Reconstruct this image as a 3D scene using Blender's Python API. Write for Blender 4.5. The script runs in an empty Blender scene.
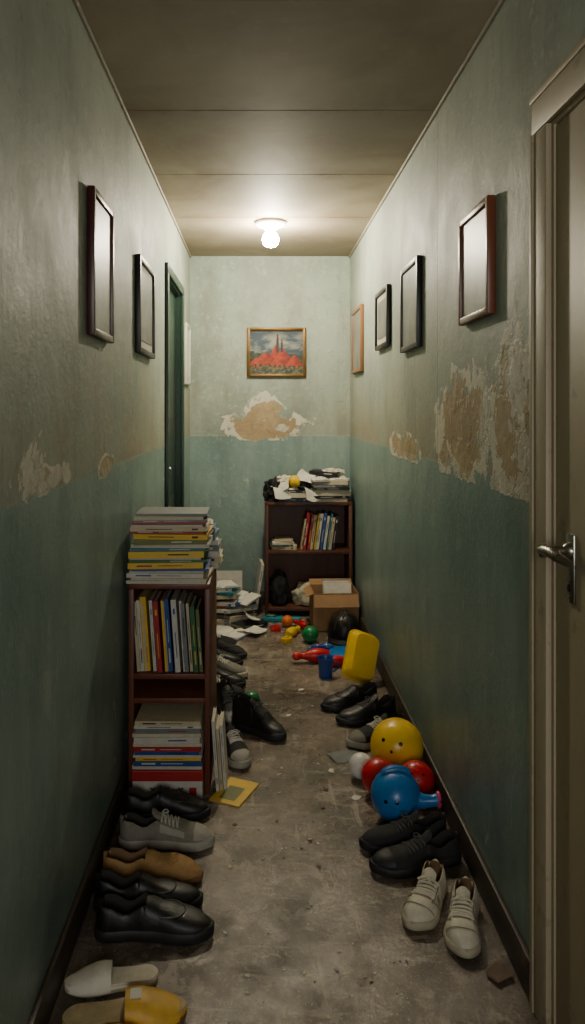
import bpy, bmesh, math, random
from mathutils import Matrix, Vector, noise
random.seed(7)
PI=math.pi
CH=1.3475; XL=-.474; XR=.626; YB=5.0875; YF=-1.6; H=2.406; WZ=1.162
BB=.014
scene=bpy.context.scene
COL=scene.collection

# ------------------------------------------------------------ node helpers
class NT:
    def __init__(s,name):
        s.m=bpy.data.materials.new(name); s.m.use_nodes=True
        s.t=s.m.node_tree; s.t.nodes.clear()
        s.out=s.t.nodes.new('ShaderNodeOutputMaterial')
        s.b=s.t.nodes.new('ShaderNodeBsdfPrincipled')
        s.t.links.new(s.b.outputs[0],s.out.inputs[0])
    def n(s,typ,**k):
        x=s.t.nodes.new(typ)
        for a,v in k.items(): setattr(x,a,v)
        return x
    def put(s,sock,v):
        if isinstance(v,bpy.types.NodeSocket): s.t.links.new(v,sock)
        else:
            if isinstance(v,(tuple,list)) and len(v)==3 and sock.type=='RGBA': v=(*v,1)
            sock.default_value=v
    def math(s,op,a,b=0.0,c=None,clamp=False):
        x=s.n('ShaderNodeMath',operation=op,use_clamp=clamp)
        s.put(x.inputs[0],a); s.put(x.inputs[1],b)
        if c is not None: s.put(x.inputs[2],c)
        return x.outputs[0]
    def rng(s,v,a,b,c=0.,d=1.):
        x=s.n('ShaderNodeMapRange'); x.clamp=True
        s.put(x.inputs[0],v)
        for i,q in enumerate((a,b,c,d)): s.put(x.inputs[i+1],q)
        return x.outputs[0]
    def mix(s,f,a,b,blend='MIX'):
        x=s.n('ShaderNodeMix',data_type='RGBA',blend_type=blend)
        s.put(x.inputs[0],f); s.put(x.inputs[6],a); s.put(x.inputs[7],b)
        return x.outputs[2]
    def noise(s,vec,scale,detail=6,rough=.6,stretch=None,dist=0.):
        if stretch:
            mp=s.n('ShaderNodeMapping'); s.put(mp.inputs[0],vec); mp.inputs[3].default_value=stretch; vec=mp.outputs[0]
        x=s.n('ShaderNodeTexNoise'); s.put(x.inputs['Vector'],vec)
        x.inputs['Scale'].default_value=scale; x.inputs['Detail'].default_value=detail
        x.inputs['Roughness'].default_value=rough; x.inputs['Distortion'].default_value=dist
        return x.outputs[0]
    def pos(s): return s.n('ShaderNodeNewGeometry').outputs['Position']
    def objc(s): return s.n('ShaderNodeTexCoord').outputs['Object']
    def bump(s,h,strength=.3,dist=.01):
        x=s.n('ShaderNodeBump'); x.inputs['Strength'].default_value=strength
        x.inputs['Distance'].default_value=dist; s.put(x.inputs['Height'],h)
        s.t.links.new(x.outputs[0],s.b.inputs['Normal'])
    def fin(s,col,rough=.6,metal=0.,spec=.5):
        s.put(s.b.inputs['Base Color'],col); s.put(s.b.inputs['Roughness'],rough)
        s.put(s.b.inputs['Metallic'],metal); s.put(s.b.inputs['Specular IOR Level'],spec)
        return s.m

def sr(r,g,b):
    f=lambda c:(c/255/12.92 if c/255<=.04045 else ((c/255+.055)/1.055)**2.4)
    return (f(r),f(g),f(b))
_c={}
def M(name,rgb,rough=.6,var=.25,scale=25,bump=.1,metal=0,spec=.5,worn=None):
    if name in _c: return _c[name]
    k=NT(name); c=sr(*rgb); p=k.objc()
    n1=k.noise(p,scale); n2=k.noise(p,scale*5,4)
    d=tuple(x*(1-var) for x in c); l=tuple(min(1,x*(1+var*.6)) for x in c)
    col=k.mix(k.rng(n1,.3,.7),d,l); r=k.rng(n1,.3,.7,max(0,rough-.08),min(1,rough+.08))
    if worn:
        s_=k.rng(k.noise(p,38,7,.75,dist=.8),.58,.66); col=k.mix(k.math('MULTIPLY',s_,.45),col,sr(*worn))
        r=k.math('ADD',r,k.math('MULTIPLY',s_,.3))
    if bump: k.bump(n2,bump,.004)
    k.fin(col,r,metal,spec)
    _c[name]=k.m; return k.m

def wall_mat(name,axis,peels,flakes,grime=1.0,seed=0.,seams=(),warm=0.):
    k=NT(name); p0=k.pos()
    mp=k.n('ShaderNodeMapping'); k.put(mp.inputs[0],p0); mp.inputs[1].default_value=(seed,seed*1.3,seed*.7); p=mp.outputs[0]
    sp=k.n('ShaderNodeSeparateXYZ'); k.put(sp.inputs[0],p0)
    a=sp.outputs[0 if axis=='x' else 1]; z=sp.outputs[2]
    nL=k.noise(p,1.3,5,.6); nM=k.noise(p,5,8,.65); nF=k.noise(p,28,8,.7); nV=k.noise(p,3.5,8,.65,stretch=(1,1,.22))
    nV2=k.noise(p,9,7,.7,stretch=(1,1,.12))
    W=lambda c:(c[0]+8*warm,c[1]-1*warm,c[2]-2*warm)
    up=k.mix(k.rng(nL,.38,.62),sr(*W((132,146,134))),sr(*W((156,168,153))))
    up=k.mix(k.rng(nV,.48,.70,0,.6),up,sr(110,112,98))
    up=k.mix(k.rng(nM,.42,.62,.0,.4),up,sr(*W((168,180,165))))
    up=k.mix(k.rng(nV2,.55,.7,0,.45),up,sr(118,122,108))
    up=k.mix(k.rng(nF,.55,.68,0,.45),up,sr(186,192,178))
    up=k.mix(k.rng(k.noise(p,19,7,.75,dist=.4),.56,.66,0,.35),up,sr(106,108,94))
    lo=k.mix(k.rng(nL,.38,.62),sr(112,136,130),sr(136,158,150))
    lo=k.mix(k.rng(nV,.48,.70,0,.6),lo,sr(88,106,102))
    lo=k.mix(k.rng(nV2,.54,.7,0,.4),lo,sr(150,168,158))
    lo=k.mix(k.rng(nF,.55,.68,0,.45),lo,sr(158,176,166))
    nS=k.noise(p,14,6,.7,stretch=(1,1,.35),dist=1.)
    lo=k.mix(k.rng(nS,.60,.68,0,.5),lo,sr(168,176,162))
    band=k.math('MULTIPLY',k.rng(z,1.58,1.18),k.rng(k.noise(p,2.6,7,.65),.42,.62))
    up=k.mix(k.math('MULTIPLY',band,.62*grime),up,sr(144,126,98))
    lo=k.mix(k.math('MULTIPLY',k.rng(z,.6,.05),k.rng(nM,.3,.7,.15,.6)),lo,sr(84,84,72))
    zj=k.math('ADD',z,k.math('MULTIPLY',k.math('SUBTRACT',nF,.5),.018))
    um=k.rng(zj,WZ-.002,WZ+.002)
    def dist(lst):
        d=None
        for (ca,cz,ra,rz) in lst:
            u=k.math('POWER',k.math('ABSOLUTE',k.math('DIVIDE',k.math('SUBTRACT',a,ca),ra)),2.)
            v=k.math('POWER',k.math('ABSOLUTE',k.math('DIVIDE',k.math('SUBTRACT',z,cz),rz)),2.)
            q=k.math('ADD',u,v); d=q if d is None else k.math('MINIMUM',d,q)
        return d
    nP=k.noise(p,7,8,.65,dist=.6); nQ=k.noise(p,13,8,.7,dist=.8)
    umw=k.rng(zj,WZ-.035,WZ-.03)
    dd=k.math('ADD',dist(peels),k.math('MULTIPLY',k.math('SUBTRACT',nP,.5),4.6))
    core=k.math('MULTIPLY',k.rng(dd,1.0,.94),umw)
    ring=k.math('MULTIPLY',k.rng(dd,1.7,1.6),umw)
    ringn=k.math('MULTIPLY',ring,k.rng(k.noise(p,9,5,.6),.44,.50))
    fl=k.math('ADD',dist(flakes),k.math('MULTIPLY',k.math('SUBTRACT',nQ,.5),6.))
    flk=k.math('MULTIPLY',k.rng(fl,.7,.6),umw)
    tan=k.mix(k.rng(nM,.35,.65),sr(158,136,102),sr(186,166,128))
    tan=k.mix(k.rng(nF,.4,.7,0,.6),tan,sr(138,114,84))
    col=k.mix(um,lo,up)
    col=k.mix(ringn,col,sr(206,202,182))
    col=k.mix(core,col,tan)
    col=k.mix(flk,col,k.mix(k.rng(nF,.35,.65),sr(176,170,150),sr(212,208,190)))
    chip=k.math('MULTIPLY',k.rng(k.noise(p,10,6,.7,dist=.5),.66,.675),.7)
    col=k.mix(chip,col,sr(190,186,168))
    chip2=k.math('MULTIPLY',k.rng(k.noise(p,40,4,.7),.68,.70),.6)
    col=k.mix(chip2,col,sr(186,184,168))
    ln=k.math('MULTIPLY',k.rng(k.math('ABSOLUTE',k.math('SUBTRACT',zj,WZ+.002)),.006,.002),k.rng(nM,.4,.6,0,.5))
    col=k.mix(ln,col,sr(176,176,158))
    hgt=k.math('ADD',k.math('MULTIPLY',core,-1.2),k.math('ADD',k.math('MULTIPLY',ringn,.5),k.math('MULTIPLY',nF,.5)))
    hgt=k.math('ADD',hgt,k.math('ADD',k.math('MULTIPLY',nM,.9),k.math('MULTIPLY',flk,.6)))
    for sa in seams:
        sm=k.math('MULTIPLY',k.rng(k.math('ABSOLUTE',k.math('SUBTRACT',a,sa)),.004,.0015),um)
        col=k.mix(k.math('MULTIPLY',sm,.6),col,sr(92,86,72)); hgt=k.math('SUBTRACT',hgt,sm)
    k.bump(hgt,.65,.007)
    r=k.math('ADD',k.rng(nM,.3,.7,-.06,.1),k.math('ADD',.36,k.math('MULTIPLY',um,.21)))
    return k.fin(col,r)

def floor_mat():
    k=NT('floor_worn_concrete'); p=k.pos()
    nL=k.noise(p,1.6,6,.6); nM=k.noise(p,7,8,.7); nF=k.noise(p,45,8,.75)
    c=k.mix(k.rng(nL,.40,.60),sr(98,84,72),sr(142,128,112))
    c=k.mix(k.rng(nM,.44,.60,0,.7),c,sr(82,69,58))
    c=k.mix(k.rng(nF,.53,.68,0,.6),c,sr(156,142,124))
    c=k.mix(k.rng(k.noise(p,16,7,.7,dist=.8),.57,.60,0,.55),c,sr(168,156,140))
    c=k.mix(k.rng(k.noise(p,110,3,.6),.61,.67,0,.75),c,sr(180,170,154))
    c=k.mix(k.rng(k.noise(p,2.4,6,.65,dist=1.),.50,.62,0,.7),c,sr(64,53,45))
    c=k.mix(k.rng(k.noise(p,5.5,7,.7,dist=1.5),.56,.585,0,.5),c,sr(166,154,138))
    sc=k.noise(p,22,5,.6,stretch=(1,.12,1),dist=.3)
    c=k.mix(k.rng(sc,.61,.65,0,.55),c,sr(176,166,148))
    sc2=k.noise(p,30,4,.6,stretch=(.1,1,1),dist=.4)
    c=k.mix(k.rng(sc2,.63,.66,0,.45),c,sr(176,166,148))
    c=k.mix(k.rng(k.noise(p,70,3,.6),.65,.69,0,.7),c,sr(52,42,35))
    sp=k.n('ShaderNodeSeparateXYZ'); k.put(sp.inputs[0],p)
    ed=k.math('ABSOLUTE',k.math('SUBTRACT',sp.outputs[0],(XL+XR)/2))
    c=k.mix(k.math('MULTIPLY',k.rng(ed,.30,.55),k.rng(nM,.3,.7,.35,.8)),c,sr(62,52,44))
    k.bump(k.math('ADD',k.math('MULTIPLY',nM,.7),k.math('MULTIPLY',nF,.6)),.5,.006)
    return k.fin(c,k.rng(nM,.40,.60,.18,.48))
def ceil_mat():
    k=NT('ceiling_stained_board'); p=k.pos()
    nL=k.noise(p,1.4,4,.5); nV=k.noise(p,2.2,4,.5,dist=.6); nF=k.noise(p,34,5,.6)
    c=k.mix(k.rng(nL,.38,.62),sr(142,130,110),sr(164,152,130))
    c=k.mix(k.rng(nV,.48,.66,0,.5),c,sr(122,104,80))
    c=k.mix(k.rng(nF,.55,.75,0,.25),c,sr(174,164,144))
    sp=k.n('ShaderNodeSeparateXYZ'); k.put(sp.inputs[0],p)
    seam=None
    for y in (2.6,3.31,4.05):
        d=k.rng(k.math('ABSOLUTE',k.math('SUBTRACT',sp.outputs[1],y)),.10,.0); seam=d if seam is None else k.math('MAXIMUM',seam,d)
    c=k.mix(k.math('MULTIPLY',seam,k.rng(k.noise(p,6,6,.65),.40,.62,0,.55)),c,sr(112,88,60))
    k.bump(k.math('ADD',nL,k.math('MULTIPLY',nF,.3)),.15,.005)
    return k.fin(c,.7)
def wood_mat(name,c1,c2,rough=.45):
    k=NT(name); p=k.objc()
    n=k.noise(p,12,6,.6,stretch=(1,1,.12),dist=.4); f=k.noise(p,60,4,.6)
    c=k.mix(k.rng(n,.3,.7),sr(*c1),sr(*c2)); c=k.mix(k.rng(f,.62,.75,0,.35),c,tuple(min(1,x*2.2) for x in sr(*c2)))
    k.bump(n,.15,.003); return k.fin(c,rough)
def paint_trim(name,c1,c2,dirt,rough=.42):
    k=NT(name); p=k.pos()
    n=k.noise(p,3,6,.6,stretch=(1,1,.3)); f=k.noise(p,22,7,.7); g=k.noise(p,9,7,.7)
    c=k.mix(k.rng(n,.3,.7),sr(*c1),sr(*c2)); c=k.mix(k.rng(g,.60,.68,0,.55),c,sr(*dirt)); c=k.mix(k.rng(f,.6,.75,0,.3),c,sr(*dirt))
    k.bump(f,.15,.003); return k.fin(c,rough)

# ------------------------------------------------------------ mesh builder
class MB:
    def __init__(s): s.v=[];s.f=[];s.mi=[];s.mats=[]
    def m(s,mat):
        if mat not in s.mats: s.mats.append(mat)
        return s.mats.index(mat)
    def add(s,vs,fs,mat,X=None):
        o=len(s.v)
        if X is not None: vs=[X@Vector(v) for v in vs]
        s.v+= [tuple(v) for v in vs]
        if isinstance(mat,list): s.mi+=[s.m(q) for q in mat]
        else: s.mi+=[s.m(mat)]*len(fs)
        s.f+=[tuple(o+i for i in f) for f in fs]
    def bm(s,b,mat,X=None):
        b.verts.index_update()
        s.add([v.co.copy() for v in b.verts],[[v.index for v in f.verts] for f in b.faces],mat,X); b.free()
    def box(s,x0,x1,y0,y1,z0,z1,mat,X=None,bev=0.,seg=2):
        b=bmesh.new(); bmesh.ops.create_cube(b,size=1)
        for v in b.verts:
            v.co=Vector(((x0+x1)/2+v.co.x*(x1-x0),(y0+y1)/2+v.co.y*(y1-y0),(z0+z1)/2+v.co.z*(z1-z0)))
        if bev: bmesh.ops.bevel(b,geom=b.edges[:],offset=bev,segments=seg,affect='EDGES',profile=.5)
        s.bm(b,mat,X)
    def lathe(s,prof,mat,X=None,n=28):
        vs=[];fs=[]
        for r,z in prof:
            for i in range(n):
                a=2*PI*i/n; vs.append((r*math.cos(a),r*math.sin(a),z))
        for j in range(len(prof)-1):
            for i in range(n):
                fs.append((j*n+i,j*n+(i+1)%n,(j+1)*n+(i+1)%n,(j+1)*n+i))
        s.add(vs,fs,mat,X)
    def sph(s,r,mat,X=None,sc=(1,1,1),n=28):
        prof=[(max(1e-5,r*math.sin(PI*i/16)),-r*math.cos(PI*i/16)) for i in range(17)]
        Tm=Matrix.Diagonal((*sc,1)); s.lathe(prof,mat,(X@Tm) if X is not None else Tm,n)
    def tube(s,pts,r,mat,X=None,n=8,closed=False):
        pts=[Vector(p) for p in pts]; vs=[];fs=[];N=len(pts)
        for i,p in enumerate(pts):
            t=(pts[(i+1)%N]-pts[i-1]) if closed else (pts[min(i+1,N-1)]-pts[max(i-1,0)])
            t.normalize(); u=t.cross(Vector((0,0,1)))
            if u.length<.1: u=t.cross(Vector((0,1,0)))
            u.normalize(); w=t.cross(u)
            rr=r[i] if isinstance(r,list) else r
            for j in range(n):
                a=2*PI*j/n; vs.append(p+u*(rr*math.cos(a))+w*(rr*math.sin(a)))
        for i in range(N if closed else N-1):
            for j in range(n):
                fs.append((i*n+j,i*n+(j+1)%n,((i+1)%N)*n+(j+1)%n,((i+1)%N)*n+j))
        if not closed: fs.append(tuple(range(n))[::-1]); fs.append(tuple((N-1)*n+j for j in range(n)))
        s.add(vs,fs,mat,X)
    def rbox(s,w,d,h,mat,r,X=None,seg=5):
        vs=[];k=[]
        for (cx,cy,a0) in ((w/2-r,d/2-r,0),(-w/2+r,d/2-r,PI/2),(-w/2+r,-d/2+r,PI),(w/2-r,-d/2+r,1.5*PI)):
            for i in range(seg+1):
                a=a0+PI/2*i/seg; k.append((cx+r*math.cos(a),cy+r*math.sin(a)))
        n=len(k); e=min(h*.3,.006)
        lv=[(0,1-2*e/min(w,d)),(e,1),(h-e,1),(h,1-2*e/min(w,d))]
        for z,q in lv: vs+=[(x*q,y*q,z) for x,y in k]
        fs=[tuple(range(n))[::-1],tuple(3*n+i for i in range(n))]
        for j in range(3):
            for i in range(n): fs.append((j*n+i,j*n+(i+1)%n,(j+1)*n+(i+1)%n,(j+1)*n+i))
        s.add(vs,fs,mat,X)
    def obj(s,name,loc=(0,0,0),rot=(0,0,0),smooth=True,parent=None,drop=False,ang=35):
        me=bpy.data.meshes.new(name)
        me.from_pydata(s.v,[],s.f)
        for q in s.mats: me.materials.append(q)
        me.polygons.foreach_set('material_index',s.mi)
        b=bmesh.new(); b.from_mesh(me); bmesh.ops.recalc_face_normals(b,faces=b.faces[:]); b.to_mesh(me); b.free()
        if smooth:
            me.polygons.foreach_set('use_smooth',[True]*len(me.polygons))
            try: me.set_sharp_from_angle(angle=math.radians(ang))
            except Exception: pass
        me.update()
        o=bpy.data.objects.new(name,me); COL.objects.link(o)
        o.rotation_euler=rot; o.location=loc
        if drop:
            Rm=o.rotation_euler.to_matrix()
            o.location.z=loc[2]-min((Rm@v.co).z for v in me.vertices)
        if parent: o.parent=parent
        return o
def T(x=0,y=0,z=0): return Matrix.Translation((x,y,z))
def R(a,ax): return Matrix.Rotation(math.radians(a),4,ax)

# ------------------------------------------------------------ materials
mWL=wall_mat('wall_paint_left','y',[(1.62,1.19,.07,.03),(2.3,1.17,.10,.03)],[(1.56,1.22,.12,.07),(1.75,1.19,.14,.03)],1.15,3.1,warm=.3)
mWR=wall_mat('wall_paint_right','y',[(1.83,1.31,.15,.18),(2.30,1.29,.25,.15),(3.2,1.18,.3,.05)],[(1.80,1.43,.08,.17),(2.03,1.30,.07,.15),(1.76,1.22,.08,.10),(1.9,1.15,.12,.04)],1.2,0.,(2.59,),warm=.3)
mWB=wall_mat('wall_paint_back','x',[(.04,1.225,.25,.085),(.03,1.33,.11,.10)],[(.16,1.22,.05,.03)],.4,1.7,warm=0)
mFl=floor_mat(); mCe=ceil_mat()
mBase=paint_trim('baseboard_paint',(52,44,36),(70,60,50),(98,88,74),.5)
mBeige=paint_trim('door_beige_paint',(162,148,120),(178,164,136),(126,106,80),.55)
mGreen=paint_trim('door_green_paint',(14,34,26),(24,50,38),(44,58,46),.4)
mGreenL=paint_trim('door_casing_green',(24,46,36),(40,64,50),(60,72,58),.4)
mCorn=paint_trim('cornice_paint',(142,136,120),(160,152,134),(110,98,78),.6)
mShelf=wood_mat('bookcase_wood',(84,44,28),(116,66,44))
mShelf2=wood_mat('bookcase_dark_wood',(72,40,26),(104,60,40))
mCard=M('cardboard',(160,122,82),.8,.15,20)
mCardI=M('cardboard_inner',(126,94,62),.85)
mPage=M('pages',(196,186,160),.85,.2,60,.2)
mWhite=M('white_cover',(198,194,182),.5,.15)
mCream=M('cream_cover',(190,176,142),.6,.15)
mGrey=M('grey_cover',(116,120,118),.5)
mBlk=M('black_cover',(26,26,28),.5)
mRed=M('red_cover',(160,34,32),.45,.15)
mYel=M('yellow_cover',(216,176,44),.45,.12)
mBlu=M('blue_cover',(40,72,136),.45,.15)
mTeal=M('teal_cover',(36,110,124),.45)
mGrn=M('green_cover',(46,100,62),.45)
mOli=M('olive_cover',(104,110,52),.5)
mPur=M('purple_cover',(94,60,112),.5)
mOra=M('orange_cover',(206,104,40),.5)
mPap=M('paper',(214,210,197),.8,.08)
pY=M('plastic_yellow',(236,192,18),.34,.08,12,.03,worn=(190,150,40))
pR=M('plastic_red',(196,18,22),.32,.08,12,.03,worn=(140,30,28))
pB=M('plastic_blue',(20,112,180),.34,.08,12,.03,worn=(60,110,140))
pBd=M('plastic_darkblue',(22,70,150),.35,.08,12,.03)
pG=M('plastic_green',(22,120,66),.3,.08,12,.03)
pW=M('plastic_white',(222,220,212),.3,.05,12,.03)
pPk=M('plastic_pink',(214,70,110),.35,.05,12,.03)
pK=M('plastic_black',(14,14,15),.35,.1,12,.03)
pT=M('plastic_teal',(24,132,150),.35,.08,12,.03)
mMet=M('brushed_metal',(150,146,136),.3,.1,40,.05,1.)
mRub=M('rubber_black',(30,29,29),.6)
mLea=M('leather_black',(24,22,21),.48,.2,40,.15,worn=(58,52,48))
mFab=M('fabric_black',(34,33,34),.8,.25,120,.3)
mLac2=M('lace_charcoal',(74,72,70),.85)
mLin=M('shoe_lining_dark',(48,42,38),.9)
mLinT=M('shoe_lining_tan',(120,92,62),.85)
mGryF=M('fabric_grey',(126,121,108),.85,.2,120,.3)
mGryS=M('sole_grey',(160,155,142),.7,.15)
mTan=M('suede_tan',(168,128,76),.8,.2,80,.2,worn=(120,90,56))
mTanS=M('sole_tan',(120,86,50),.7)
mWhL=M('leather_offwhite',(206,198,176),.5,.15,40,.15,worn=(160,148,122))
mWhE=M('strap_edge_taupe',(140,128,108),.6,.15,40,.1)
mWhS=M('sole_offwhite',(178,168,142),.6,.2,worn=(120,108,88))
mLace=M('lace_white',(200,196,184),.85)
mClo=M('cloth_cream',(196,188,160),.9,.15,30,.3)
mClK=M('cloth_black',(24,24,26),.9,.2,30,.3)
mClW=M('cloth_white',(214,208,190),.9,.1,30,.3)
mClB=M('cloth_navy',(40,48,66),.9,.2,30,.3)
mLit=M('litter_brown',(96,74,56),.7)

# ------------------------------------------------------------ room
def room():
    t=.12
    b=MB(); b.box(XL-t,XR+t,YF-t,YB+t,-.1,0,mFl); b.obj('floor',smooth=False)
    b=MB(); b.box(XL-t,XR+t,YF-t,YB+t,H,H+.1,mCe)
    b.obj('ceiling',smooth=False)
    ys=[YF,-.6,.4,1.2,1.9,2.6,3.31,4.05,YB]
    b=MB()
    for i in range(len(ys)-1): b.box(XL+.001,XR-.001,ys[i]+.002,ys[i+1]-.002,H-.009,H+.0005,mCe,bev=.0015,seg=1)
    b.obj('ceiling_panels',smooth=False)
    b=MB(); b.box(XL,XR,YB,YB+t,0,H,mWB); b.obj('wall_back',smooth=False)
    b=MB(); x0,x1,z0,z1=-.35,.5,.9,2.1
    b.box(XL,x0,YF-t,YF,0,H,mWB); b.box(x1,XR,YF-t,YF,0,H,mWB); b.box(x0,x1,YF-t,YF,0,z0,mWB); b.box(x0,x1,YF-t,YF,z1,H,mWB)
    b.obj('wall_rear',smooth=False)
    b=MB()
    for (p,q,r_,s_) in ((x0,x0+.05,z0,z1),(x1-.05,x1,z0,z1),(x0,x1,z0,z0+.05),(x0,x1,z1-.05,z1),((x0+x1)/2-.02,(x0+x1)/2+.02,z0,z1)):
        b.box(p,q,YF-.07,YF-.02,r_,s_,mBeige)
    b.obj('added_window_1',smooth=False)  # window added in the unseen rear wall as an opening for the fill light
    d0,d1,dz=3.77,4.47,2.04
    b=MB(); b.box(XL-t,XL,YF,d0,0,H,mWL); b.box(XL-t,XL,d1,YB,0,H,mWL); b.box(XL-t,XL,d0,d1,dz,H,mWL); b.obj('wall_left',smooth=False)
    b=MB()
    b.box(XL-.07,XL-.03,d0+.012,d1-.012,.003,dz-.012,mGreen,bev=.003)
    for z0,z1 in ((.15,.85),(1.0,1.9)):
        b.box(XL-.031,XL-.024,d0+.11,d1-.11,z0,z1,mGreen,bev=.003)
    Xk=T(XL-.03,d0+.07,1.03)@R(90,'Y')
    b.lathe([(.001,.05),(.016,.048),(.022,.035),(.016,.02),(.008,.015),(.008,.004),(.02,.003),(.02,0)],mMet,Xk,16)
    b.obj('door_2')
    b=MB()
    b.box(XL-.075,XL-.0005,d0,d0+.011,0,dz,mGreenL); b.box(XL-.075,XL-.0005,d1-.011,d1,0,dz,mGreenL); b.box(XL-.075,XL-.0005,d0+.011,d1-.011,dz-.011,dz,mGreenL)
    b.box(XL,XL+.018,d0-.05,d0+.004,0,dz-.004,mGreenL,bev=.003); b.box(XL,XL+.018,d1-.004,d1+.06,0,dz-.004,mGreenL,bev=.003)
    b.box(XL,XL+.018,d0-.05,d1+.06,dz-.004,dz+.046,mGreenL,bev=.003)
    b.obj('trim_1')
    e0,e1,ez=.76,1.585,1.965
    b=MB(); b.box(XR,XR+t,YF,e0,0,H,mWR); b.box(XR,XR+t,e1,YB,0,H,mWR); b.box(XR,XR+t,e0,e1,ez,H,mWR); b.obj('wall_right',smooth=False)
    b=MB()
    b.box(XR+.004,XR+.044,e0+.016,e1-.016,.004,ez-.016,mBeige,bev=.003)
    yh=1.49; zh=1.062
    b.box(XR-.001,XR+.005,yh-.020,yh+.020,zh-.105,zh+.035,mMet,bev=.0025)
    b.lathe([(.0001,.062),(.013,.060),(.0145,.050),(.010,.046),(.010,.012),(.014,.008),(.017,.001),(.017,-.004)],mMet,T(XR-.001,yh,zh)@R(-90,'Y'),18)
    b.tube([(XR-.053,yh+.014,zh),(XR-.055,yh-.01,zh+.002),(XR-.056,yh-.045,zh+.005),(XR-.053,yh-.08,zh+.0),(XR-.044,yh-.10,zh-.006)],[.009,.0115,.011,.010,.007],mMet,n=12)
    b.lathe([(.0001,.002),(.008,.002),(.008,0)],pK,T(XR-.001,yh,zh-.075)@R(-90,'Y'),12)
    b.obj('door_1')
    b=MB(); c=.014; cw=.080
    b.box(XR+.0005,XR+.09,e1-.013,e1,0,ez-.013,mBeige); b.box(XR+.0005,XR+.09,e0,e0+.013,0,ez-.013,mBeige); b.box(XR+.0005,XR+.09,e0,e1,ez-.013,ez,mBeige)
    for y0,y1 in ((e1-.005,e1+cw),(e0-cw,e0+.005)):
        b.box(XR-c,XR,y0,y1,0,ez-.0055,mBeige,bev=.004)
    b.box(XR-c-.004,XR-.001,e1+cw-.016,e1+cw+.002,0,ez-.0055,mBeige,bev=.003)
    b.box(XR-c,XR,e0-cw,e1+cw,ez-.005,ez+cw,mBeige,bev=.004)
    b.box(XR-c-.004,XR-.001,e0-cw-.002,e1+cw+.002,ez+cw-.016,ez+cw+.002,mBeige,bev=.003)
    b.obj('trim_2')
    def base(name,segs,x0,x1):
        b=MB()
        for y0,y1 in segs:
            b.box(x0,x1,y0,y1,0,.095,mBase,bev=.004)
        b.obj(name)
    base('baseboard_left',[(YF,d0-.061),(d1+.061,YB)],XL,XL+BB)
    base('baseboard_right',[(YF,e0-cw-.003),(e1+cw+.003,YB)],XR-BB,XR)
    b=MB(); b.box(XL+BB,XR-BB,YB-BB,YB,0,.095,mBase,bev=.004); b.obj('baseboard_back')
    b=MB(); b.box(XL,XL+.011,YF,YB,H-.022,H-.0095,mCorn,bev=.003); b.obj('trim_3')
    b=MB(); b.box(XR-.011,XR,YF,YB,H-.022,H-.0095,mCorn,bev=.003); b.obj('trim_4')
room()

# ------------------------------------------------------------ ceiling lamp
def emis(name,col,st):
    k=NT(name); e=k.n('ShaderNodeEmission'); e.inputs[0].default_value=(*col,1); e.inputs[1].default_value=st
    k.t.links.new(e.outputs[0],k.out.inputs[0]); return k.m
def lamp():
    par=bpy.data.objects.new('ceiling_lamp',None); COL.objects.link(par)
    par.location=(.065,4.15,H-.009)
    b=MB(); cer=M('lamp_porcelain',(226,222,208),.35,.05)
    b.lathe([(.001,0),(.088,0),(.088,-.010),(.080,-.020),(.055,-.030),(.040,-.034),(.034,-.046),(.030,-.048),(.001,-.048)],cer,None,32)
    b.obj('base',parent=par)
    b=MB(); em=emis('bulb_glow',(1.,.89,.68),640)
    b.lathe([(.014,-.0485),(.020,-.052),(.034,-.066),(.044,-.085),(.047,-.103),(.042,-.122),(.027,-.138),(.001,-.145)],em,None,24)
    b.obj('bulb',parent=par)
lamp()

# ------------------------------------------------------------ framed pictures
def glassy(name,c1,c2,rough=.12):
    k=NT(name); p=k.objc(); n=k.noise(p,6,5,.6)
    return k.fin(k.mix(k.rng(n,.35,.65),sr(*c1),sr(*c2)),rough)
gA=glassy('print_grey_glass',(92,94,92),(132,132,124),.4); gB=glassy('print_pale',(98,101,97),(136,136,126),.42); gW=glassy('print_white',(190,190,182),(214,212,204),.4)
mMat=M('mount_board',(196,190,172),.8,.06)
fDR=wood_mat('frame_mahogany',(52,18,16),(84,32,26),.35); fK=wood_mat('frame_black',(14,13,13),(28,26,25),.4)
fB=wood_mat('frame_brown',(96,48,30),(128,70,44),.35); fL=wood_mat('frame_oak',(124,84,50),(150,106,66),.4); fW=wood_mat('frame_white',(190,188,176),(206,204,192),.4)
def frame(name,w,h,fm,gm,loc,rotz,fw=.022,d=.022,mount=.03,tilt=0):
    b=MB()
    for (x0,x1,z0,z1) in ((-w/2,-w/2+fw,-h/2,h/2),(w/2-fw,w/2,-h/2,h/2),(-w/2+fw,w/2-fw,-h/2,-h/2+fw),(-w/2+fw,w/2-fw,h/2-fw,h/2)):
        b.box(x0,x1,-d,0,z0,z1,fm,bev=.003)
    b.box(-w/2+fw-.002,w/2-fw+.002,-.012,-.002,-h/2+fw-.002,h/2-fw+.002,mMat)
    b.box(-w/2+fw+mount,w/2-fw-mount,-.0145,-.0115,-h/2+fw+mount,h/2-fw-mount,gm)
    return b.obj(name,loc=loc,rot=(math.radians(tilt),0,rotz),smooth=True)
e=.001
frame('framed_picture',.28,.41,fDR,gB,(XL+e,2.17,1.757),PI/2,d=.022,mount=.003,fw=.02)
frame('framed_picture',.40,.375,fK,gB,(XL+e,3.02,1.752),PI/2,d=.022,mount=.03)
frame('framed_picture',.26,.39,fW,gW,(XL+e,4.80,1.70),PI/2,d=.018,mount=.03)
frame('framed_picture',.29,.315,fB,gA,(XR-e,2.10,1.757),-PI/2,d=.022,mount=.003,fw=.02)
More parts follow.
